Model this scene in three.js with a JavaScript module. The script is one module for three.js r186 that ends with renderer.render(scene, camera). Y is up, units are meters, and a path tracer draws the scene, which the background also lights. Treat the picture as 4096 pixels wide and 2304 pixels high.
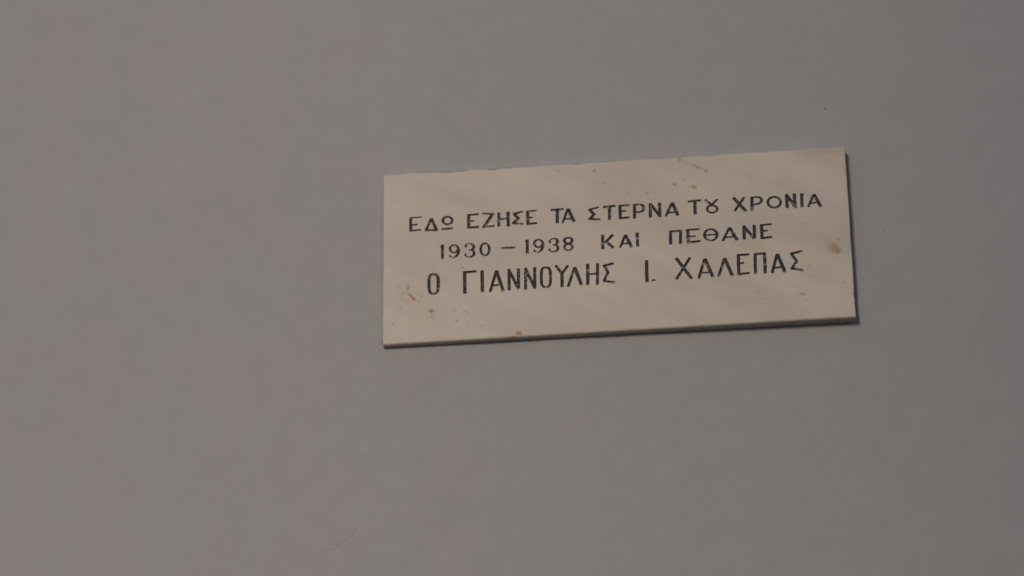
import * as THREE from 'three';
import { ImprovedNoise } from 'three/addons/math/ImprovedNoise.js';
import { mergeGeometries } from 'three/addons/utils/BufferGeometryUtils.js';

// ------------------------------------------------------------------ camera, sky, sun, exposure
const PLAQUE_Y = 3.35;                                    // height of the middle of the plaque above the paving
const scene = new THREE.Scene();
const FOCAL = 12000;                                      // focal length in pixels of the 4096 x 2304 photograph
const camera = new THREE.PerspectiveCamera(2 * Math.atan(1152 / FOCAL) * 180 / Math.PI, 4096 / 2304, 0.05, 900);
camera.position.set(0.1852, PLAQUE_Y - 1.7722, 3.413);
camera.rotation.set(26.73 * Math.PI / 180, 5.36 * Math.PI / 180, -0.47 * Math.PI / 180, 'YXZ');
camera.focus = 3.72; camera.userData.fStop = 2.6;           // the photograph is a touch soft
camera.updateMatrixWorld(true);

const SKY_W = 256, SKY_H = 128;
{
  const d = new Float32Array(SKY_W * SKY_H * 4);
  for (let j = 0; j < SKY_H; j++) {
    const el = (j + 0.5) / SKY_H * Math.PI - Math.PI / 2; // row 0 is straight down
    const s = Math.max(0, Math.sin(el));
    const k = Math.pow(1 - s, 2.2);                       // pale towards the horizon all the way round
    const r = 0.122 + 0.080 * k, g = 0.158 + 0.078 * k, b = 0.262 + 0.036 * k;
    for (let i = 0; i < SKY_W; i++) d.set([r, g, b, 1], (j * SKY_W + i) * 4);
  }
  const sky = new THREE.DataTexture(d, SKY_W, SKY_H, THREE.RGBAFormat, THREE.FloatType);
  sky.mapping = THREE.EquirectangularReflectionMapping;
  sky.magFilter = sky.minFilter = THREE.LinearFilter;
  sky.needsUpdate = true;
  scene.background = sky; scene.environment = sky;
}
const sun = new THREE.DirectionalLight(new THREE.Color().setRGB(1.0, 0.915, 0.80), 1.17);
sun.position.set(-0.30 * 10, PLAQUE_Y + 0.32 * 10, 1.0 * 10);
sun.target.position.set(0, PLAQUE_Y, 0);
sun.castShadow = true; sun.shadow.radius = 34; sun.shadow.mapSize.set(2048, 2048);
Object.assign(sun.shadow.camera, { left: -4, right: 4, top: 4, bottom: -4, near: 0.5, far: 40 });
scene.add(sun, sun.target);

const renderer = new THREE.WebGLRenderer({ antialias: true });
renderer.setSize(1024, 576);
renderer.toneMapping = THREE.LinearToneMapping;
renderer.toneMappingExposure = 1.03;
renderer.shadowMap.enabled = true;
renderer.shadowMap.type = THREE.PCFSoftShadowMap;

// ------------------------------------------------------------------ helpers
let seed = 20717;
const rnd = () => { seed = (seed * 1664525 + 1013904223) >>> 0; return seed / 4294967296; };
const perlin = new ImprovedNoise();
const noise = (x, y, z = 0) => perlin.noise(x + 31.7, y + 17.3, z + 5.1);
const fbm = (x, y, z, n) => { let a = 0, w = 1, t = 0; for (let i = 0; i < n; i++) { a += w * noise(x, y, z + i * 9.2); t += w; x *= 2.03; y *= 2.03; w *= 0.5; } return a / t; };
const smooth = (a, b, x) => { const t = Math.min(1, Math.max(0, (x - a) / (b - a))); return t * t * (3 - 2 * t); };
const toByte = (v) => { v = Math.min(1, Math.max(0, v)); return Math.round(255 * (v <= 0.0031308 ? v * 12.92 : 1.055 * Math.pow(v, 1 / 2.4) - 0.055)); };

// front plane of the slab: it stands a little further out of the plaster at its right end
const T_LEFT = 0.0085, T_RIGHT = 0.0152, HALF_W = 0.3;
const SLOPE = (T_RIGHT - T_LEFT) / (2 * HALF_W), T_MID = (T_LEFT + T_RIGHT) / 2;
const frontZ = (x) => T_MID + SLOPE * x;
const ray = new THREE.Vector3();
function along(px, py) {                                  // direction of a photograph pixel in the place
  ray.set((px - 2048) / FOCAL, (1152 - py) / FOCAL, -1).transformDirection(camera.matrixWorld);
  return ray;
}
function onSlab(px, py) {                                 // where it meets the slab's front (x, y from the plaque's middle)
  const d = along(px, py), c = camera.position;
  const t = (T_MID + SLOPE * c.x - c.z) / (d.z - SLOPE * d.x);
  return [c.x + t * d.x, c.y + t * d.y - PLAQUE_Y];
}
function onWall(px, py) {
  const d = along(px, py), c = camera.position, t = -c.z / d.z;
  return [c.x + t * d.x, c.y + t * d.y];
}

// ------------------------------------------------------------------ wall and ground
const WALL = [0.499, 0.461, 0.431];
function wallTextures() {
  const N = 2048, col = new Uint8Array(N * N * 4), bump = new Uint8Array(N * N * 4);
  const K = 1 / N, per = (f) => f;                        // noise on a torus would cost more: edges are blended instead
  const grain = new Float32Array(N * N);
  for (let i = 0; i < N * N; i++) grain[i] = rnd() - 0.5;
  for (let j = 0; j < N; j++) for (let i = 0; i < N; i++) {
    const u = i * K, v = j * K, o = (j * N + i) * 4;
    const a = noise(u * 420, v * 420, 1), b = noise(u * 190, v * 230, 2), c = noise(u * 60, v * 78, 3);
    const h = 0.5 + 0.22 * a + 0.24 * b + 0.16 * c + 0.08 * grain[j * N + i];
    const hb = Math.round(255 * Math.min(1, Math.max(0, h)));
    bump[o] = bump[o + 1] = bump[o + 2] = hb; bump[o + 3] = 255;
    const patch = 0.020 * fbm(u * 7, v * 7, 11, 3) + 0.030 * noise(u * 45, v * 45, 12) + 0.018 * noise(u * 150, v * 130, 13) + 0.055 * grain[j * N + i];
    const warm = 0.008 * noise(u * 16, v * 16, 14);
    col[o] = toByte(WALL[0] * (1 + patch + warm)); col[o + 1] = toByte(WALL[1] * (1 + patch - warm * 0.4)); col[o + 2] = toByte(WALL[2] * (1 + patch + warm * 0.4)); col[o + 3] = 255;
  }
  const mk = (d, srgb) => {
    const t = new THREE.DataTexture(d, N, N); t.wrapS = t.wrapT = THREE.MirroredRepeatWrapping; t.magFilter = THREE.LinearFilter; t.minFilter = THREE.LinearMipmapLinearFilter; t.generateMipmaps = true;
    if (srgb) t.colorSpace = THREE.SRGBColorSpace; t.needsUpdate = true; return t;
  };
  return [mk(col, true), mk(bump, false)];
}
const [wallCol, wallBump] = wallTextures();
const wallMat = new THREE.MeshStandardMaterial({ map: wallCol, bumpMap: wallBump, bumpScale: 0.00045, roughness: 0.92 });
const wallY = (x, y) => 0.0016 * fbm(x * 2.6, y * 2.6, 40, 2) + 0.0006 * noise(x * 14, y * 11, 41);   // trowelled unevenness
const shadowed = (m) => { m.castShadow = m.receiveShadow = true; return m; };

const TILE = 1.5, BLOCKER_X = -1.46;
function wallGeometry(w, h, thick, sx, sy) {
  const g = new THREE.BoxGeometry(w, h, thick, sx, sy, 1);
  g.translate(0, h / 2, -thick / 2);
  const p = g.attributes.position, uv = g.attributes.uv, n = g.attributes.normal;
  for (let i = 0; i < p.count; i++) {
    const x = p.getX(i), y = p.getY(i), z = p.getZ(i);
    uv.setXY(i, (x + (Math.abs(n.getX(i)) > 0.5 ? z : 0)) / TILE + 0.5, (y + (Math.abs(n.getY(i)) > 0.5 ? z : 0)) / TILE);
    if (z > -1e-6) p.setZ(i, wallY(x, y));
  }
  g.computeVertexNormals();
  return g;
}
const wall = shadowed(new THREE.Mesh(wallGeometry(7, 6, 0.4, 300, 260), wallMat));
wall.name = 'wall';
wall.userData = { kind: 'structure', label: 'smooth grey painted plaster wall behind the plaque', category: 'wall' };
scene.add(wall);

const groundMat = new THREE.MeshStandardMaterial({ color: new THREE.Color().setRGB(0.16, 0.145, 0.125), roughness: 0.95 });
const ground = shadowed(new THREE.Mesh(new THREE.PlaneGeometry(800, 800).rotateX(-Math.PI / 2), groundMat));
ground.name = 'ground';
ground.userData = { kind: 'structure', label: 'dull paved ground below the wall', category: 'ground' };
scene.add(ground);

// unseen block added to cut part of the sun, dimming the wall rightwards
const blocker = shadowed(new THREE.Mesh(wallGeometry(7, 9.5, 5, 8, 8), wallMat));
blocker.name = 'added_light_blocker';
blocker.userData = { label: 'unseen block added to dim the light on the right of the wall', category: 'light_blocker' };
blocker.rotation.y = Math.PI; blocker.position.set(BLOCKER_X + 3.5, 0, 8);
scene.add(blocker);

// ------------------------------------------------------------------ letters of the inscription, read off the photograph
// views: [x0, y0, scale]; a stroke is [xa, ya, xb, yb, width] or { p: points, w: widths, closed }
const VA = [1600, 760, 3.2933], VB = [2150, 760, 3.2933], VC = [2700, 740, 3.45];
const oval = (cx, cy, rx, ry, ws, wt, power = 1) => {      // closed stroke, thicker at its sides
  const p = [], w = [];
  for (let i = 0; i < 40; i++) {
    const a = i / 40 * Math.PI * 2, c = Math.cos(a), s = Math.sin(a);
    p.push([cx + rx * Math.sign(c) * Math.pow(Math.abs(c), power), cy + ry * Math.sign(s) * Math.pow(Math.abs(s), power)]);
    w.push(wt + (ws - wt) * c * c);
  }
  return { p, w, closed: true };
};
const arc = (p, w) => ({ p, w });
const LETTERS = [
  // first line
  [VA, 'epsilon', [[141, 360, 142, 549, 36], [124, 367, 286, 357, 14], [150, 460, 235, 452, 18], [124, 540, 278, 524, 18]]],
  [VA, 'delta', [[412, 372, 340, 540, 30], [412, 372, 486, 538, 38], [332, 533, 497, 526, 20]]],
  [VA, 'omega', [oval(626, 402, 62, 50, 32, 24), [547, 516, 696, 505, 24]]],
  [VA, 'epsilon', [[904, 320, 905, 510, 38], [885, 332, 1038, 318, 22], [915, 412, 974, 405, 20], [885, 500, 1040, 485, 24]]],
  [VA, 'zeta', [[1086, 312, 1240, 314, 18], [1222, 314, 1106, 490, 38], [1083, 490, 1248, 474, 24]]],
  [VA, 'eta', [[1302, 294, 1302, 482, 36], [1424, 288, 1426, 481, 40], [1310, 385, 1415, 376, 18]]],
  [VA, 'sigma', [[1488, 318, 1620, 283, 24], [1500, 314, 1568, 382, 34], [1568, 366, 1486, 446, 32], [1480, 438, 1620, 448, 22]]],
  [VA, 'epsilon', [[1680, 275, 1686, 460, 38], [1660, 284, 1801, 271, 20], [1700, 366, 1744, 360, 20], [1668, 449, 1806, 435, 22]]],
  [VB, 'tau', [[174, 265, 341, 252, 26], [262, 262, 260, 440, 40]]],
  [VB, 'alpha', [[402, 246, 330, 434, 28], [404, 246, 482, 418, 40], [350, 385, 455, 378, 18]]],
  [VB, 'sigma', [[670, 262, 808, 226, 24], [684, 260, 754, 328, 34], [754, 312, 684, 390, 32], [670, 380, 826, 389, 24]]],
  [VB, 'tau', [[863, 226, 1029, 208, 26], [948, 222, 951, 394, 40]]],
  [VB, 'epsilon', [[1086, 200, 1089, 384, 38], [1068, 209, 1211, 197, 22], [1100, 281, 1166, 274, 20], [1070, 376, 1214, 360, 24]]],
  [VB, 'rho', [[1279, 186, 1278, 376, 38], arc([[1262, 196], [1340, 191], [1384, 202], [1400, 236], [1384, 274], [1340, 290], [1286, 292]], [20, 22, 30, 34, 30, 22, 20])]],
  [VB, 'nu', [[1485, 176, 1488, 363, 38], [1480, 178, 1618, 350, 36], [1607, 168, 1613, 356, 38]]],
  [VB, 'alpha', [[1773, 165, 1690, 347, 28], [1775, 165, 1852, 337, 40], [1715, 300, 1830, 290, 20]]],
  [VC, 'tau', [[178, 229, 360, 211, 26], [275, 224, 278, 405, 42]]],
  [VC, 'omicron_upsilon', [[414, 202, 520, 284, 30], [584, 196, 488, 290, 26], oval(513, 332, 70, 50, 30, 24)]],
  [VC, 'chi', [[804, 174, 980, 362, 40], [958, 168, 820, 364, 30]]],
  [VC, 'rho', [[1062, 168, 1062, 356, 42], arc([[1046, 173], [1130, 166], [1180, 178], [1194, 212], [1172, 248], [1120, 265], [1070, 269]], [20, 22, 30, 34, 30, 24, 20])]],
  [VC, 'omicron', [oval(1370, 238, 88, 74, 34, 26)]],
  [VC, 'nu', [[1540, 126, 1549, 320, 42], [1532, 130, 1674, 314, 40], [1645, 118, 1662, 320, 42]]],
  [VC, 'iota', [[1749, 118, 1753, 306, 42]]],
  [VC, 'alpha', [[1914, 128, 1840, 304, 30], [1917, 128, 2012, 300, 42], [1865, 250, 1975, 240, 20]]],
  // second line
  [VA, 'numeral_one', [[560, 724, 560, 910, 36], arc([[558, 730], [545, 740], [528, 752]], [22, 14, 8])]],
  [VA, 'numeral_nine', [oval(712, 775, 54, 50, 28, 16), arc([[768, 768], [771, 812], [758, 850], [732, 878], [700, 890], [672, 882], [658, 868]], [34, 36, 34, 24, 14, 16, 26])]],
  [VA, 'numeral_three', [arc([[868, 742], [866, 728], [886, 714], [920, 707], [956, 718], [972, 746], [962, 774], [930, 792]], [30, 18, 14, 14, 26, 36, 32, 14]), arc([[912, 793], [944, 792], [968, 808], [978, 836], [964, 864], [932, 880], [892, 880], [862, 862], [862, 850]], [14, 16, 28, 34, 30, 18, 14, 18, 26])]],
  [VA, 'numeral_zero', [oval(1120, 782, 57, 80, 32, 20)]],
  [VA, 'dash', [[1333, 766, 1519, 757, 24]]],
  [VA, 'numeral_one', [[1677, 656, 1678, 839, 36], arc([[1675, 662], [1662, 670], [1645, 680]], [22, 14, 8])]],
  [VA, 'numeral_nine', [oval(1825, 704, 55, 50, 32, 20), arc([[1880, 700], [1882, 742], [1870, 780], [1845, 806], [1812, 820], [1784, 812], [1770, 798]], [34, 36, 32, 24, 14, 16, 28])]],
  [VB, 'numeral_three', [arc([[164, 688], [160, 668], [178, 650], [212, 640], [248, 648], [265, 678], [254, 706], [222, 724]], [30, 18, 14, 14, 26, 36, 32, 14]), arc([[208, 725], [236, 724], [260, 740], [271, 768], [256, 796], [224, 812], [186, 812], [158, 794], [158, 784]], [14, 16, 28, 32, 28, 18, 14, 20, 28])]],
  [VB, 'numeral_eight', [oval(405, 666, 52, 38, 34, 22), oval(407, 754, 54, 40, 32, 20)]],
  [VB, 'kappa', [[857, 590, 862, 779, 38], [994, 588, 896, 690, 32], [896, 676, 1004, 762, 34]]],
  [VB, 'alpha', [[1156, 592, 1088, 762, 30], [1157, 592, 1244, 752, 40], [1110, 708, 1215, 702, 20]]],
  [VB, 'iota', [[1315, 561, 1320, 749, 36], [1286, 594, 1302, 606, 12]]],
  [VB, 'pi', [[1752, 538, 1755, 717, 38], [1733, 546, 1900, 535, 20], [1884, 534, 1885, 712, 36]]],
  [VC, 'epsilon', [[176, 610, 184, 804, 42], [150, 622, 342, 607, 22], [200, 712, 286, 705, 18], [162, 796, 354, 772, 26]]],
  [VC, 'theta', [oval(494, 689, 88, 78, 34, 24), [400, 695, 588, 681, 18]]],
  [VC, 'alpha', [[750, 588, 660, 774, 32], [752, 588, 858, 762, 42], [705, 722, 815, 712, 20]]],
  [VC, 'nu', [[950, 562, 958, 750, 42], [945, 568, 1098, 740, 38], [1092, 553, 1100, 742, 42]]],
  [VC, 'epsilon', [[1193, 542, 1201, 742, 40], [1174, 555, 1334, 540, 22], [1212, 635, 1281, 628, 20], [1182, 736, 1342, 715, 26]]],
  // third line
  [VA, 'omicron', [oval(443, 1238, 61, 128, 40, 28, 0.62)]],
  [VA, 'gamma', [[851, 1076, 855, 1366, 42], [831, 1086, 1006, 1071, 28]]],
  [VA, 'iota', [[1081, 1060, 1086, 1349, 42]]],
  [VA, 'alpha', [[1271, 1062, 1186, 1344, 34], [1271, 1062, 1360, 1332, 42], [1225, 1259, 1325, 1246, 22]]],
  [VA, 'nu', [[1438, 1042, 1438, 1324, 38], [1432, 1046, 1562, 1306, 36], [1560, 1034, 1562, 1300, 38]]],
  [VA, 'nu', [[1655, 1028, 1655, 1311, 36], [1650, 1030, 1780, 1300, 36], [1775, 1020, 1777, 1296, 38]]],
  [VB, 'omicron', [oval(111, 1150, 60, 128, 36, 26, 0.55)]],
  [VB, 'upsilon', [[238, 994, 330, 1108, 34], [404, 992, 320, 1106, 30], [323, 1092, 325, 1278, 40]]],
  [VB, 'lambda', [[490, 1018, 404, 1274, 34], [490, 1018, 584, 1260, 42]]],
  [VB, 'eta', [[662, 973, 664, 1256, 40], [792, 966, 790, 1250, 36], [675, 1110, 780, 1101, 20]]],
  [VB, 'sigma', [[864, 1000, 1000, 966, 26], [874, 990, 934, 1092, 34], [934, 1076, 872, 1206, 34], [864, 1196, 1021, 1218, 28]]],
  [VB, 'iota', [[1436, 926, 1444, 1212, 42]]],
  [VB, 'full_stop', [[1507, 1192, 1551, 1184, 20]]],
  [VC, 'chi', [[16, 1008, 232, 1294, 40], [208, 1002, 18, 1302, 34]]],
  [VC, 'alpha', [[411, 1018, 328, 1290, 36], [414, 1018, 526, 1274, 44], [375, 1215, 485, 1203, 20]]],
  [VC, 'lambda', [[684, 1012, 600, 1266, 36], [686, 1012, 794, 1256, 44]]],
  [VC, 'epsilon', [[874, 954, 881, 1244, 42], [853, 970, 1024, 956, 28], [890, 1085, 953, 1072, 22], [863, 1236, 1031, 1212, 28]]],
  [VC, 'pi', [[1106, 948, 1110, 1230, 40], [1088, 956, 1252, 940, 26], [1236, 942, 1246, 1224, 42]]],
  [VC, 'alpha', [[1410, 952, 1340, 1216, 38], [1413, 952, 1520, 1204, 44], [1370, 1145, 1480, 1130, 22]]],
  [VC, 'sigma', [[1589, 952, 1754, 911, 28], [1602, 944, 1684, 1058, 34], [1684, 1042, 1608, 1162, 34], [1602, 1150, 1772, 1178, 30]]],
];

// pixel strokes -> strokes in metres on the slab
function strokeMetres(view, s) {
  const at = (x, y) => onSlab(view[0] + x / view[2], view[1] + y / view[2]);
  const width = (x, y, dx, dy, w) => { const l = Math.hypot(dx, dy), nx = -dy / l * w / 2, ny = dx / l * w / 2, a = at(x + nx, y + ny), b = at(x - nx, y - ny); return Math.hypot(a[0] - b[0], a[1] - b[1]); };
  if (Array.isArray(s)) {
    const [xa, ya, xb, yb, w] = s;
    return { a: at(xa, ya), b: at(xb, yb), r: width((xa + xb) / 2, (ya + yb) / 2, xb - xa, yb - ya, w) / 2 };
  }
  let { p, w } = s;
  if (!s.closed) {                                        // smooth open curves
    const c = new THREE.CatmullRomCurve3(p.map(([x, y], i) => new THREE.Vector3(x, y, w[i])), false, 'centripetal').getPoints(28);
    p = c.map((v) => [v.x, v.y]); w = c.map((v) => v.z);
  }
  const n = p.length, segs = [];
  for (let i = 0; i < (s.closed ? n : n - 1); i++) {
    const q = p[(i + 1) % n];
    segs.push({ a: at(...p[i]), b: at(...q), ra: w[i] / view[2] / 2 * PX, rb: w[(i + 1) % n] / view[2] / 2 * PX });
  }
  return { segs };
}
const PX = (() => { const a = onSlab(2400, 950), b = onSlab(2500, 950); return Math.hypot(a[0] - b[0], a[1] - b[1]) / 100; })();
function strokeDistance(s, x, y) {
  if (s.segs) {
    let d = 1;
    for (const g of s.segs) {
      const ex = g.b[0] - g.a[0], ey = g.b[1] - g.a[1], t = Math.min(1, Math.max(0, ((x - g.a[0]) * ex + (y - g.a[1]) * ey) / (ex * ex + ey * ey + 1e-14)));
      d = Math.min(d, Math.hypot(x - g.a[0] - t * ex, y - g.a[1] - t * ey) - (g.ra + t * (g.rb - g.ra)));
    }
    return d;
  }
  const ex = s.b[0] - s.a[0], ey = s.b[1] - s.a[1], l = Math.hypot(ex, ey), ux = ex / l, uy = ey / l;
  const mx = x - (s.a[0] + s.b[0]) / 2, my = y - (s.a[1] + s.b[1]) / 2;
  const k = 0.00035;                                       // slightly rounded chisel ends
  const qx = Math.abs(mx * ux + my * uy) - l / 2 + k, qy = Math.abs(-mx * uy + my * ux) - s.r + k;
  return Math.hypot(Math.max(qx, 0), Math.max(qy, 0)) + Math.min(Math.max(qx, qy), 0) - k;
}

// one carved letter: marching squares over its distance field gives the groove's surface and the outline cut from the slab
const CELL = 0.00042, DEPTH = 0.0017;
const paint = new THREE.Color().setRGB(0.058, 0.042, 0.047), bare = new THREE.Color().setRGB(0.50, 0.41, 0.32);
function carve(view, strokes, index) {
  const st = strokes.map((s) => strokeMetres(view, s));
  let x0 = 9, x1 = -9, y0 = 9, y1 = -9;
  for (const s of st) for (const q of (s.segs ? s.segs.flatMap((g) => [g.a, g.b]) : [s.a, s.b])) { x0 = Math.min(x0, q[0]); x1 = Math.max(x1, q[0]); y0 = Math.min(y0, q[1]); y1 = Math.max(y1, q[1]); }
  const pad = 0.0052; x0 -= pad; x1 += pad; y0 -= pad; y1 += pad;
  const nx = Math.ceil((x1 - x0) / CELL), ny = Math.ceil((y1 - y0) / CELL), W = nx + 1;
  const f = new Float64Array(W * (ny + 1));
  for (let j = 0; j <= ny; j++) for (let i = 0; i <= nx; i++) {
    const x = x0 + i * CELL, y = y0 + j * CELL;
    let d = 1; for (const s of st) d = Math.min(d, strokeDistance(s, x, y));
    d += 0.00011 * noise(x * 420, y * 420, 70) + 0.00014 * noise(x * 130, y * 130, 71);
    d -= 0.00022;
    f[j * W + i] = Math.abs(d) < 1e-6 ? 1e-6 : d;
  }
  const pos = [], col = [], idx = [], ids = new Map(), tmp = new THREE.Color();
  const vertex = (key, x, y, d) => {
    let v = ids.get(key); if (v !== undefined) return v;
    v = pos.length / 3; ids.set(key, v);
    const into = Math.max(0, -d), z = -Math.min(DEPTH, into * 1.15) + (into > 0.0004 ? 0.00016 * noise(x * 500, y * 500, 72) : 0);
    pos.push(x, y, frontZ(x) + z);
    // paint has come away at the feet of the strokes and in flakes
    const foot = (y - y0 - pad) / (y1 - y0 - 2 * pad);
    const flake = noise(x * 260, y * 190, 73) * 0.6 + noise(x * 620, y * 480, 74) * 0.5 + 0.22 * noise(x * 60, y * 50, 75);
    const lost = smooth(0.24, 0.36, flake + 0.24 * smooth(0.16, 0.0, foot));
    tmp.copy(paint).lerp(bare, lost * 0.85);
    col.push(tmp.r, tmp.g, tmp.b);
    return v;
  };
  const corner = (i, j) => vertex('c' + (j * W + i), x0 + i * CELL, y0 + j * CELL, f[j * W + i]);
  const edge = (i, j, k, l) => {                            // crossing on the cell edge from (i,j) to (k,l)
    if (j * W + i > l * W + k) [i, j, k, l] = [k, l, i, j];
    const a = f[j * W + i], b = f[l * W + k], t = a / (a - b);
    return vertex('e' + (j * W + i) + '_' + (l * W + k), x0 + (i + (k - i) * t) * CELL, y0 + (j + (l - j) * t) * CELL, 0);
  };
  const next = new Map();
  for (let j = 0; j < ny; j++) for (let i = 0; i < nx; i++) {
    const c = [[i, j], [i + 1, j], [i + 1, j + 1], [i, j + 1]], inn = c.map(([a, b]) => f[b * W + a] < 0);
    const n = inn.filter(Boolean).length;
    if (!n) continue;
    if (n === 2 && inn[0] === inn[2]) {                     // two opposite corners: treat as two triangles' worth of corners
      for (let k = 0; k < 4; k++) if (inn[k]) {
        const a = c[k], b = c[(k + 1) % 4], d = c[(k + 3) % 4], e1 = edge(...a, ...b), e0 = edge(...a, ...d);
        idx.push(corner(...a), e1, e0); next.set(e1, e0);
      }
      continue;
    }
    const poly = []; let out = -1, back = -1;
    for (let k = 0; k < 4; k++) {
      const a = c[k], b = c[(k + 1) % 4], m = (k + 1) % 4;
      if (inn[k]) poly.push(corner(...a));
      if (inn[k] !== inn[m]) { const e = edge(...a, ...b); poly.push(e); if (inn[k]) out = e; else back = e; }
    }
    for (let k = 1; k < poly.length - 1; k++) idx.push(poly[0], poly[k], poly[k + 1]);
    if (out >= 0) next.set(out, back);
  }
  const loops = []; const seen = new Set();
  for (const s of next.keys()) {
    if (seen.has(s)) continue;
    const loop = []; let v = s;
    while (v !== undefined && !seen.has(v)) { seen.add(v); loop.push(new THREE.Vector2(pos[v * 3], pos[v * 3 + 1])); v = next.get(v); }
    if (loop.length > 5) loops.push(loop);
  }
  const g = new THREE.BufferGeometry();
  g.setAttribute('position', new THREE.Float32BufferAttribute(pos, 3));
  g.setAttribute('color', new THREE.Float32BufferAttribute(col, 3));
  g.setIndex(idx); g.computeVertexNormals();
  return { g, loops };
}
const carved = LETTERS.map(([view, , strokes], i) => carve(view, strokes, i));

// ------------------------------------------------------------------ the slab
// outline of the front through its four corners, with a hewn upper edge and small chips
const CORNERS = [[1535, 701], [1531, 1380], [3424, 1268], [3379, 587]].map(([x, y]) => onSlab(x, y));   // counter-clockwise from top left
const [TL, BL, BR, TR] = CORNERS;
const outline = [];                                        // { x, y, nx, ny, side }
{
  const sides = [[TL, BL, 90], [BL, BR, 240], [BR, TR, 90], [TR, TL, 240]];
  // dips of the hewn top edge: [photograph x, width px, depth px]
  const dips = [[1650, 60, -2], [1790, 70, 4], [1850, 30, 3], [1975, 60, 5], [2040, 25, 3], [2120, 70, 2], [2310, 50, 3], [2420, 60, 1.5], [2640, 40, 2.0], [2840, 60, 1.5], [3060, 30, 2], [3240, 80, -2]];
  sides.forEach(([a, b, n], side) => {
    const ex = b[0] - a[0], ey = b[1] - a[1], l = Math.hypot(ex, ey), ox = ey / l, oy = -ex / l;   // outward
    for (let i = 0; i < n; i++) {
      const t = i / n; let x = a[0] + ex * t, y = a[1] + ey * t;
      const fade = Math.min(1, Math.min(t, 1 - t) * 40);
      let o = fade * (0.00022 * noise(x * 60, y * 60, 90 + side) + 0.00016 * noise(x * 230, y * 230, 95 + side));
      if (side === 3) for (const [dx, w, d] of dips) { const q = onSlab(dx, 660)[0]; o -= fade * 1.5 * d * PX * Math.exp(-(((x - q) / (w * PX * 0.5)) ** 2)); }
      if (side === 2) { const q = (y - BR[1]) / (TR[1] - BR[1]); o -= 0.0009 * Math.exp(-(((q - 0.13) / 0.012) ** 2)) + 0.0006 * Math.exp(-(((q - 0.075) / 0.01) ** 2)); }
      outline.push({ x: x + ox * o, y: y + oy * o, nx: ox, ny: oy, side });
    }
  });
  const N = outline.length;                                 // blend the outward directions at the corners
  const nn = outline.map((_, i) => { let sx = 0, sy = 0; for (let k = -1; k <= 1; k++) { const q = outline[(i + k + N) % N]; sx += q.nx; sy += q.ny; } const l = Math.hypot(sx, sy); return [sx / l, sy / l]; });
  outline.forEach((q, i) => { [q.mx, q.my] = nn[i]; });
}
const uvOf = (x, y) => [x / 0.64 + 0.5, y / 0.32 + 0.5];
function flat(contour, holes) {                            // triangulated piece of the front
  const faces = THREE.ShapeUtils.triangulateShape(contour, holes), pts = contour.concat(...holes);
  const pos = [], nor = [], uv = [], idx = [];
  const l = Math.hypot(SLOPE, 1);
  for (const q of pts) { pos.push(q.x, q.y, frontZ(q.x)); nor.push(-SLOPE / l, 0, 1 / l); uv.push(...uvOf(q.x, q.y)); }
  for (const t of faces) idx.push(...t);
  const g = new THREE.BufferGeometry();
  g.setAttribute('position', new THREE.Float32BufferAttribute(pos, 3)); g.setAttribute('normal', new THREE.Float32BufferAttribute(nor, 3)); g.setAttribute('uv', new THREE.Float32BufferAttribute(uv, 2));
  g.setIndex(idx); return g;
}
function slabGeometry() {
  const face = outline.map((q) => new THREE.Vector2(q.x - q.mx * arris(q), q.y - q.my * arris(q)));
  const holes = [], islands = [];
  for (const { loops } of carved) {
    const sized = loops.map((l) => [Math.abs(THREE.ShapeUtils.area(l)), l]).sort((a, b) => b[0] - a[0]);
    // outlines of separate strokes are holes, those lying inside one of them are the letter's counters
    const outer = [];
    for (const [area, l] of sized) {
      if (area < 2e-7) continue;
      const host = outer.find((o) => inside(o, l[0]));
      if (host) islands.push(l); else { outer.push(l); holes.push(l); }
    }
  }
  const ccw = (l) => THREE.ShapeUtils.isClockWise(l) ? l.slice().reverse() : l, cw = (l) => THREE.ShapeUtils.isClockWise(l) ? l : l.slice().reverse();
  const front = [flat(ccw(face), holes.map(cw)), ...islands.map((l) => flat(ccw(l), []))];
  // rounded arris, sides and back
  const rings = [], A = 5;
  for (let k = 0; k <= A; k++) {
    const a = k / A * Math.PI / 2;
    rings.push(outline.map((q) => { const r = arris(q); return [q.x - q.mx * r * (1 - Math.sin(a)), q.y - q.my * r * (1 - Math.sin(a)), frontZ(q.x) - r * (1 - Math.cos(a)) * 1.0]; }));
  }
  
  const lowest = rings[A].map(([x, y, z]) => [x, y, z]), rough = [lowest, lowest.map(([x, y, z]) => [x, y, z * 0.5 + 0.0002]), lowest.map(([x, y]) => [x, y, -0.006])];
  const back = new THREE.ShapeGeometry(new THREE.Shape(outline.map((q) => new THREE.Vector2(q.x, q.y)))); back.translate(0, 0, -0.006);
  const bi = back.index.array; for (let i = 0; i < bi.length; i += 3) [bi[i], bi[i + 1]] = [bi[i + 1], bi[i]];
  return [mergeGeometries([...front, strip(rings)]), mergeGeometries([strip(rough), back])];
}
function strip(rings) {
  const pos = [], uv = [], idx = [], N = outline.length;
  rings.forEach((r, k) => { for (let i = 0; i <= N; i++) { const q = r[i % N]; pos.push(...q); const [u, v] = uvOf(q[0] + (0.02 - q[2]) * 0.6, q[1] + (0.02 - q[2]) * 0.6); uv.push(u, v); } });
  for (let k = 0; k < rings.length - 1; k++) for (let i = 0; i < N; i++) { const a = k * (N + 1) + i, b = a + N + 1; idx.push(a, b, a + 1, a + 1, b, b + 1); }
  const g = new THREE.BufferGeometry();
  g.setAttribute('position', new THREE.Float32BufferAttribute(pos, 3)); g.setAttribute('uv', new THREE.Float32BufferAttribute(uv, 2));
  g.setIndex(idx); g.computeVertexNormals();
  return g;
}
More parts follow.
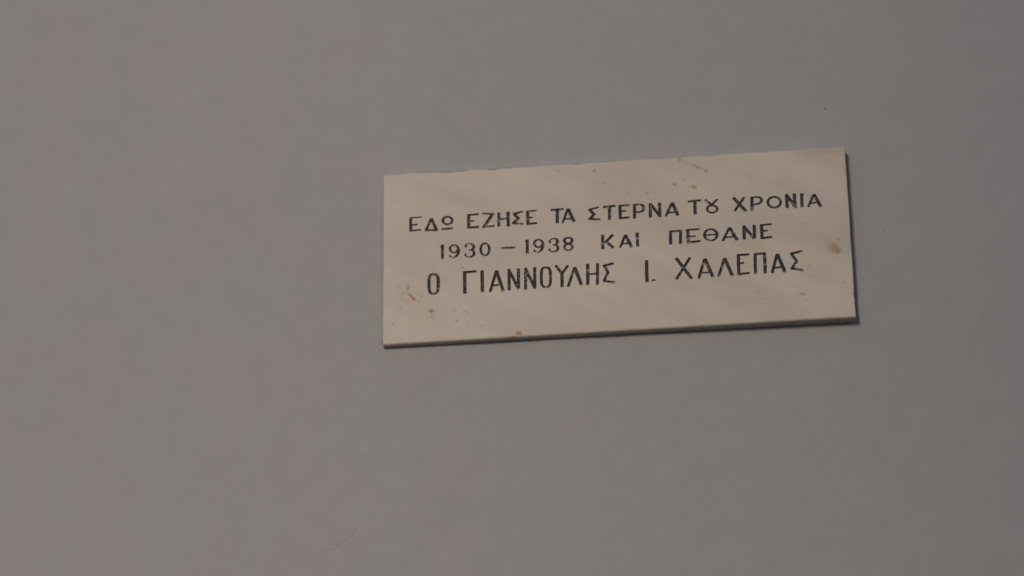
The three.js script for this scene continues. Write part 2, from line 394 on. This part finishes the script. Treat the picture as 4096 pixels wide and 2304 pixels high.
function arris(q) { return (q.side === 1 ? 0.0026 : 0.0012) * (1 + 0.45 * noise(q.x * 45, q.y * 45, 99)); }
function inside(poly, p) { let c = false; for (let i = 0, j = poly.length - 1; i < poly.length; j = i++) if ((poly[i].y > p.y) !== (poly[j].y > p.y) && p.x < (poly[j].x - poly[i].x) * (p.y - poly[i].y) / (poly[j].y - poly[i].y) + poly[i].x) c = !c; return c; }

// marble: cream ground, soft slanting veins, rust blooms and small dark pores where the photograph shows them
function marbleTextures() {
  const W = 2048, H = 1024, d = new Uint8Array(W * H * 4), rough = new Uint8Array(W * H * 4);
  // [x, y, radius x, radius y, turn (degrees), kind, strength] in photograph pixels; kinds: o orange rust, b brown, g grey, p pinkish brown, d dark pore, t tan bloom
  const V1 = [1500, 560, 2.576], V2 = [2500, 560, 2.576], V3 = [1500, 960, 2.576], V4 = [2500, 960, 2.576], M = [];
  const add = (v, list) => { for (const [x, y, rx, ry, turn, kind, s] of list) M.push([v[0] + x / v[2], v[1] + y / v[2], rx / v[2], ry / v[2], turn, kind, s]); };
  add(V1, [[1885, 325, 12, 7, 0, 'o', 0.6], [2258, 318, 15, 12, 0, 'b', 0.8], [2358, 440, 13, 9, 0, 'b', 0.8], [2270, 448, 7, 6, 0, 'b', 0.6], [2248, 420, 9, 8, 0, 'b', 0.4], [2535, 445, 10, 8, 0, 't', 0.5], [745, 418, 8, 7, 0, 'b', 0.5], [230, 640, 50, 16, -20, 'g', 0.35], [200, 740, 40, 14, 40, 'g', 0.3], [900, 1315, 10, 5, 30, 'o', 0.5]]);
  add(V2, [[562, 204, 11, 12, 0, 'b', 0.8], [600, 230, 30, 7, 25, 'b', 0.35], [690, 255, 45, 7, 20, 'b', 0.3], [752, 282, 44, 11, 22, 'b', 0.75], [838, 326, 16, 11, 0, 'b', 0.75], [508, 460, 15, 11, 0, 'o', 0.9], [605, 410, 18, 10, 0, 'b', 0.55], [710, 488, 22, 16, 20, 'o', 0.85], [655, 482, 25, 9, 30, 'b', 0.4], [540, 490, 18, 12, 0, 'g', 0.5], [230, 545, 10, 9, 0, 'o', 0.6], [240, 600, 9, 8, 0, 'b', 0.45], [290, 606, 25, 9, 20, 't', 0.5], [305, 550, 9, 20, 0, 't', 0.4], [1265, 365, 7, 7, 0, 'b', 0.5], [1295, 390, 14, 10, 40, 'g', 0.6],
    [2145, 1105, 50, 42, 20, 'r', 1], [2195, 1145, 26, 20, 0, 'b', 0.7], [2195, 1024, 10, 7, 0, 'b', 0.6], [2295, 1150, 9, 7, 0, 'b', 0.5], [1885, 1300, 8, 8, 0, 'b', 0.7], [1160, 845, 16, 12, 0, 'g', 0.5], [1845, 865, 14, 12, 0, 'g', 0.45], [35, 542, 6, 6, 0, 'd', 0.6], [1300, 1080, 95, 50, 10, 't', 0.45], [760, 885, 18, 12, 0, 'g', 0.4], [1010, 1062, 9, 11, 0, 'b', 0.4], [2248, 155, 5, 6, 0, 'd', 0.5], [2080, 120, 150, 24, 5, 't', 0.5]]);
  add(V3, [[338, 492, 13, 20, 10, 'o', 0.65], [362, 572, 30, 10, 42, 'o', 0.75], [400, 608, 18, 12, 40, 'o', 1.0], [290, 548, 9, 5, 30, 'o', 0.6], [240, 490, 20, 12, 30, 'g', 0.5], [300, 618, 45, 16, 45, 'g', 0.55], [450, 633, 8, 8, 0, 'd', 0.7], [478, 580, 20, 16, 30, 't', 0.6], [260, 695, 8, 8, 0, 'b', 0.7], [580, 732, 20, 14, 0, 'o', 1.1], [586, 780, 7, 9, 0, 'o', 0.7], [600, 810, 22, 7, 40, 'b', 0.4], [820, 725, 13, 10, 0, 'b', 0.6], [922, 735, 12, 6, 20, 'b', 0.55], [950, 755, 18, 6, 30, 'b', 0.5], [838, 828, 16, 9, 10, 'b', 0.55], [1108, 880, 12, 7, 0, 'b', 0.5], [1085, 912, 10, 8, 0, 'b', 0.5], [1710, 968, 9, 7, 0, 'o', 0.6], [1484, 968, 26, 18, 20, 'o', 0.9], [1512, 996, 22, 10, 40, 'o', 0.7], [180, 868, 8, 6, 0, 'o', 0.8], [905, 285, 12, 5, 40, 'o', 0.45], [90, 280, 14, 8, 0, 'o', 0.5], [595, 270, 16, 12, 0, 'g', 0.4], [960, 880, 24, 14, 20, 'g', 0.3], [700, 385, 10, 10, 0, 'g', 0.4]]);
  add(V4, [[1370, 545, 24, 9, 35, 'b', 0.4], [1420, 602, 14, 10, 30, 'b', 0.4], [1830, 556, 22, 13, 10, 'b', 0.7], [1768, 545, 9, 8, 0, 'b', 0.4], [1776, 578, 8, 8, 0, 'b', 0.45], [1865, 616, 16, 7, 10, 'b', 0.45], [2010, 395, 80, 10, 18, 'g', 0.35], [2100, 430, 60, 8, 20, 'g', 0.3], [2258, 438, 8, 8, 0, 'b', 0.7], [2352, 545, 8, 16, 0, 'd', 0.5], [1050, 600, 150, 60, 25, 'g', 0.18], [1000, 440, 120, 8, 22, 'g', 0.22], [1750, 480, 70, 8, 15, 'g', 0.25]]);
  const TINT = { o: [0.68, 0.45, 0.21], b: [0.70, 0.55, 0.44], g: [0.80, 0.80, 0.82], p: [0.8, 0.6, 0.55], d: [0.45, 0.42, 0.45], t: [0.90, 0.80, 0.68], r: [0.74, 0.55, 0.30] };
  const lay = new Float32Array(W * H * 3).fill(1);
  for (let [px, py, rx, ry, turn, kind, s] of M) {
    const c = onSlab(px, py), uv = uvOf(...c), ax = uv[0] * W, ay = uv[1] * H, sx = PX / 0.64 * W, sy = PX / 0.32 * H / 0.9;
    rx *= 1.4; ry *= 1.4;
    const R = Math.max(rx, ry) * 1.9, ca = Math.cos(turn * Math.PI / 180), sa = Math.sin(turn * Math.PI / 180);
    for (let j = Math.max(0, Math.floor(ay - R * sy)); j < Math.min(H, ay + R * sy); j++) for (let i = Math.max(0, Math.floor(ax - R * sx)); i < Math.min(W, ax + R * sx); i++) {
      const dx = (i - ax) / sx, dy = -(j - ay) / sy, u = (dx * ca + dy * sa) / rx, v = (-dx * sa + dy * ca) / ry;
      let q = Math.hypot(u, v) + 0.75 * noise(i * 0.16, j * 0.16, 120) + 0.35 * noise(i * 0.4, j * 0.4, 121);
      let a = s * smooth(1.45, 0.35, q);
      if (kind === 'r') a = smooth(1.2, 0.5, q) * (0.45 + 0.75 * smooth(-0.1, 0.35, noise(i * 0.22, j * 0.22, 122)));
      a = Math.min(1, a);
      const o = (j * W + i) * 3; for (let k = 0; k < 3; k++) lay[o + k] *= 1 + (TINT[kind][k] - 1) * a;
    }
  }
  const MARBLE = [0.758, 0.632, 0.495];
  for (let j = 0; j < H; j++) for (let i = 0; i < W; i++) {
    const x = (i / W - 0.5) * 0.64, y = (j / H - 0.5) * 0.32, o = (j * W + i) * 4;
    const a = (x * 0.86 - y * -0.5), b = (x * 0.5 - y * 0.86) * -1;   // along and across the veins, which fall to the right
    const along = x * 0.88 - y * 0.47, across = x * 0.47 + y * 0.88;
    const warp = 0.02 * fbm(along * 9, across * 9, 130, 3);
    const vein = fbm(along * 5, (across + warp) * 34, 131, 4), cloud = fbm(along * 7, across * 16, 132, 4), thin = noise(along * 9, (across + warp * 1.5) * 90, 133);
    const rightness = smooth(-0.05, 0.25, x);
    let m = 1 + 0.19 * cloud + (0.10 + 0.08 * rightness) * vein - 0.018 * rightness * smooth(0.35, 0.6, Math.abs(thin)) + 0.025 * noise(x * 700, y * 700, 134) + 0.05 * (rnd() - 0.5);
    const w = 0.035 * fbm(x * 14, y * 14, 135, 3);
    const L = (j * W + i) * 3;
    d[o] = toByte(MARBLE[0] * m * (1 + w * 0.3) * lay[L]); d[o + 1] = toByte(MARBLE[1] * m * lay[L + 1]); d[o + 2] = toByte(MARBLE[2] * m * (1 - w) * lay[L + 2]); d[o + 3] = 255;
    const r = Math.round(255 * Math.min(1, 0.50 + 0.12 * cloud + 0.05 * noise(x * 300, y * 300, 136) + 0.3 * (1 - lay[L + 2])));
    rough[o] = rough[o + 1] = rough[o + 2] = r; rough[o + 3] = 255;
  }
  const t = new THREE.DataTexture(d, W, H); t.colorSpace = THREE.SRGBColorSpace;
  const r = new THREE.DataTexture(rough, W, H);
  for (const q of [t, r]) { q.magFilter = THREE.LinearFilter; q.minFilter = THREE.LinearMipmapLinearFilter; q.generateMipmaps = true; q.needsUpdate = true; }
  return [t, r];
}
const [marbleCol, marbleRough] = marbleTextures();
const marble = new THREE.MeshPhysicalMaterial({ map: marbleCol, roughnessMap: marbleRough, roughness: 1, specularIntensity: 0.6 });
// sides of the slab: mottled grey, darker than the cream front
function greyEdgeTexture() {
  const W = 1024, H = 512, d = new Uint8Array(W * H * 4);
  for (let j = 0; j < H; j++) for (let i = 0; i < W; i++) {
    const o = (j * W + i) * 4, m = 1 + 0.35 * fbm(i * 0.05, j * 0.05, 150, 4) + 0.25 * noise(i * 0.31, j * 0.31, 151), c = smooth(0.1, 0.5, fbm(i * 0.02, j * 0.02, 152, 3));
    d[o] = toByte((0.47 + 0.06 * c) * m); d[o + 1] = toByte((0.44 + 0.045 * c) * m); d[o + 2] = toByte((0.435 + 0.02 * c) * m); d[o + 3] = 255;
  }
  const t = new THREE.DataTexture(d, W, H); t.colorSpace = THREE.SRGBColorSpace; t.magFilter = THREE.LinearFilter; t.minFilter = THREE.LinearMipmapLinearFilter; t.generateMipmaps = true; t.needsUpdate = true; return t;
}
const greyEdge = new THREE.MeshStandardMaterial({ map: greyEdgeTexture(), roughness: 0.95 });
const letterMat = new THREE.MeshStandardMaterial({ vertexColors: true, roughness: 0.62 });

const plaque = new THREE.Group();
plaque.name = 'marble_plaque';
plaque.userData = { label: 'cream marble plaque with black carved Greek lettering on the plaster wall', category: 'plaque' };
const baseY = BL[1];
plaque.position.set(0, PLAQUE_Y + baseY, 0);
scene.add(plaque);
const [faceGeometry, edgeGeometry] = slabGeometry();
const slab = shadowed(new THREE.Mesh(faceGeometry.translate(0, -baseY, 0), marble));
slab.name = 'slab'; plaque.add(slab);
const sides = shadowed(new THREE.Mesh(edgeGeometry.translate(0, -baseY, 0), greyEdge));
sides.name = 'grey_edge'; sides.userData = { label: 'mottled grey edge of the slab' }; slab.add(sides);
const counts = {};
LETTERS.forEach(([, kind], i) => {
  const m = shadowed(new THREE.Mesh(carved[i].g.translate(0, -baseY, 0), letterMat));
  const name = kind.startsWith('numeral') ? 'numeral' : kind === 'dash' || kind === 'full_stop' ? kind : 'letter';
  const n = counts[name] = (counts[name] ?? -1) + 1;
  m.name = n ? name + '_' + String(n).padStart(3, '0') : name;
  plaque.add(m);
});

// ------------------------------------------------------------------ plaster lapped against the slab, hairline crack, specks
function bead(points, name) {                               // low ridge of painted plaster: points are [x, y, half width, height]
  const pos = [], uv = [], idx = [], K = 6;
  points.forEach(([x, y, w, h], i) => {
    const a = points[Math.max(0, i - 1)], b = points[Math.min(points.length - 1, i + 1)], l = Math.hypot(b[0] - a[0], b[1] - a[1]), nx = -(b[1] - a[1]) / l, ny = (b[0] - a[0]) / l;
    for (let k = 0; k <= K; k++) { const s = k / K * 2 - 1, q = 0.5 + 0.5 * Math.cos(Math.PI * s); const X = x + nx * w * s, Y = y + ny * w * s; pos.push(X, Y, wallY(X, Y) - 0.0004 + h * q); uv.push(X / TILE + 0.5, Y / TILE); }
  });
  for (let i = 0; i < points.length - 1; i++) for (let k = 0; k < K; k++) { const a = i * (K + 1) + k, b = a + K + 1; idx.push(a, a + 1, b, a + 1, b + 1, b); }
  const g = new THREE.BufferGeometry(); g.setAttribute('position', new THREE.Float32BufferAttribute(pos, 3)); g.setAttribute('uv', new THREE.Float32BufferAttribute(uv, 2)); g.setIndex(idx); g.computeVertexNormals();
  if (g.attributes.normal.getZ(3) < 0) { const t = g.index.array; for (let i = 0; i < t.length; i += 3) [t[i], t[i + 1]] = [t[i + 1], t[i]]; g.computeVertexNormals(); }
  const m = shadowed(new THREE.Mesh(g, wallMat)); m.name = name; wall.add(m); return m;
}
const lap = (a, b, n, w, h, s) => Array.from({ length: n + 1 }, (_, i) => { const t = i / n, e = Math.min(1, Math.min(t, 1 - t) * 30); return [a[0] + (b[0] - a[0]) * t + 0.0005 * noise(t * 30, s, 1), PLAQUE_Y + a[1] + (b[1] - a[1]) * t + 0.0005 * noise(t * 34, s, 2), w * (1 + 0.35 * noise(t * 22, s, 3)), h * frontZ(a[0] + (b[0] - a[0]) * t) * e * (1 + 0.12 * noise(t * 18, s, 4))]; });
bead(lap([TL[0] - 0.0014, TL[1] - 0.003], [BL[0] - 0.0014, BL[1] + 0.004], 80, 0.0046, 0.72, 3), 'plaster_ridge');
bead(lap([TR[0] + 0.002, TR[1] + 0.0008], [TL[0] - 0.002, TL[1] + 0.0008], 200, 0.0085, 0.99, 8), 'plaster_ridge_001');

const crackMat = new THREE.MeshStandardMaterial({ color: new THREE.Color().setRGB(0.425, 0.385, 0.36), roughness: 0.95 });
{
  const way = [[1425, 2116], [1412, 2136], [1398, 2146], [1386, 2156], [1368, 2166], [1352, 2180], [1340, 2192], [1326, 2199], [1308, 2202], [1288, 2206]].map(([x, y]) => onWall(x, y));
  const c = new THREE.CatmullRomCurve3(way.map(([x, y]) => new THREE.Vector3(x, y, wallY(x, y) - 0.00005)), false, 'centripetal');
  const m = shadowed(new THREE.Mesh(new THREE.TubeGeometry(c, 90, 0.00028, 5), crackMat)); m.name = 'hairline_crack'; wall.add(m);
}
const speckMat = new THREE.MeshStandardMaterial({ color: new THREE.Color().setRGB(0.16, 0.085, 0.075), roughness: 0.9 });
const speckGrey = new THREE.MeshStandardMaterial({ color: new THREE.Color().setRGB(0.27, 0.25, 0.25), roughness: 0.9 });
[[3299, 435, 3.2, 0], [3537, 924, 2.2, 1], [3930, 1260, 2.4, 1], [2720, 455, 1.6, 1], [1345, 606, 2.2, 1], [3714, 637, 1.8, 1], [3974, 180, 1.6, 1], [4008, 2058, 1.5, 1], [1456, 566, 1.8, 1], [938, 317, 1.8, 1], [296, 1604, 1.6, 1], [1332, 1404, 1.6, 1], [1458, 1545, 1.4, 1], [1740, 1660, 1.4, 1], [2432, 1866, 1.5, 1], [640, 2020, 1.5, 1], [3818, 2000, 1.2, 1]].forEach(([px, py, r, k], i) => {
  const [x, y] = onWall(px, py), g = new THREE.IcosahedronGeometry(r * PX, 1);
  g.scale(1, 1.35, 0.4); g.rotateZ(i * 1.3); g.translate(x, y, wallY(x, y));
  const m = shadowed(new THREE.Mesh(g, k ? speckGrey : speckMat)); m.name = i ? 'speck_' + String(i).padStart(3, '0') : 'speck'; wall.add(m);
});

renderer.render(scene, camera);
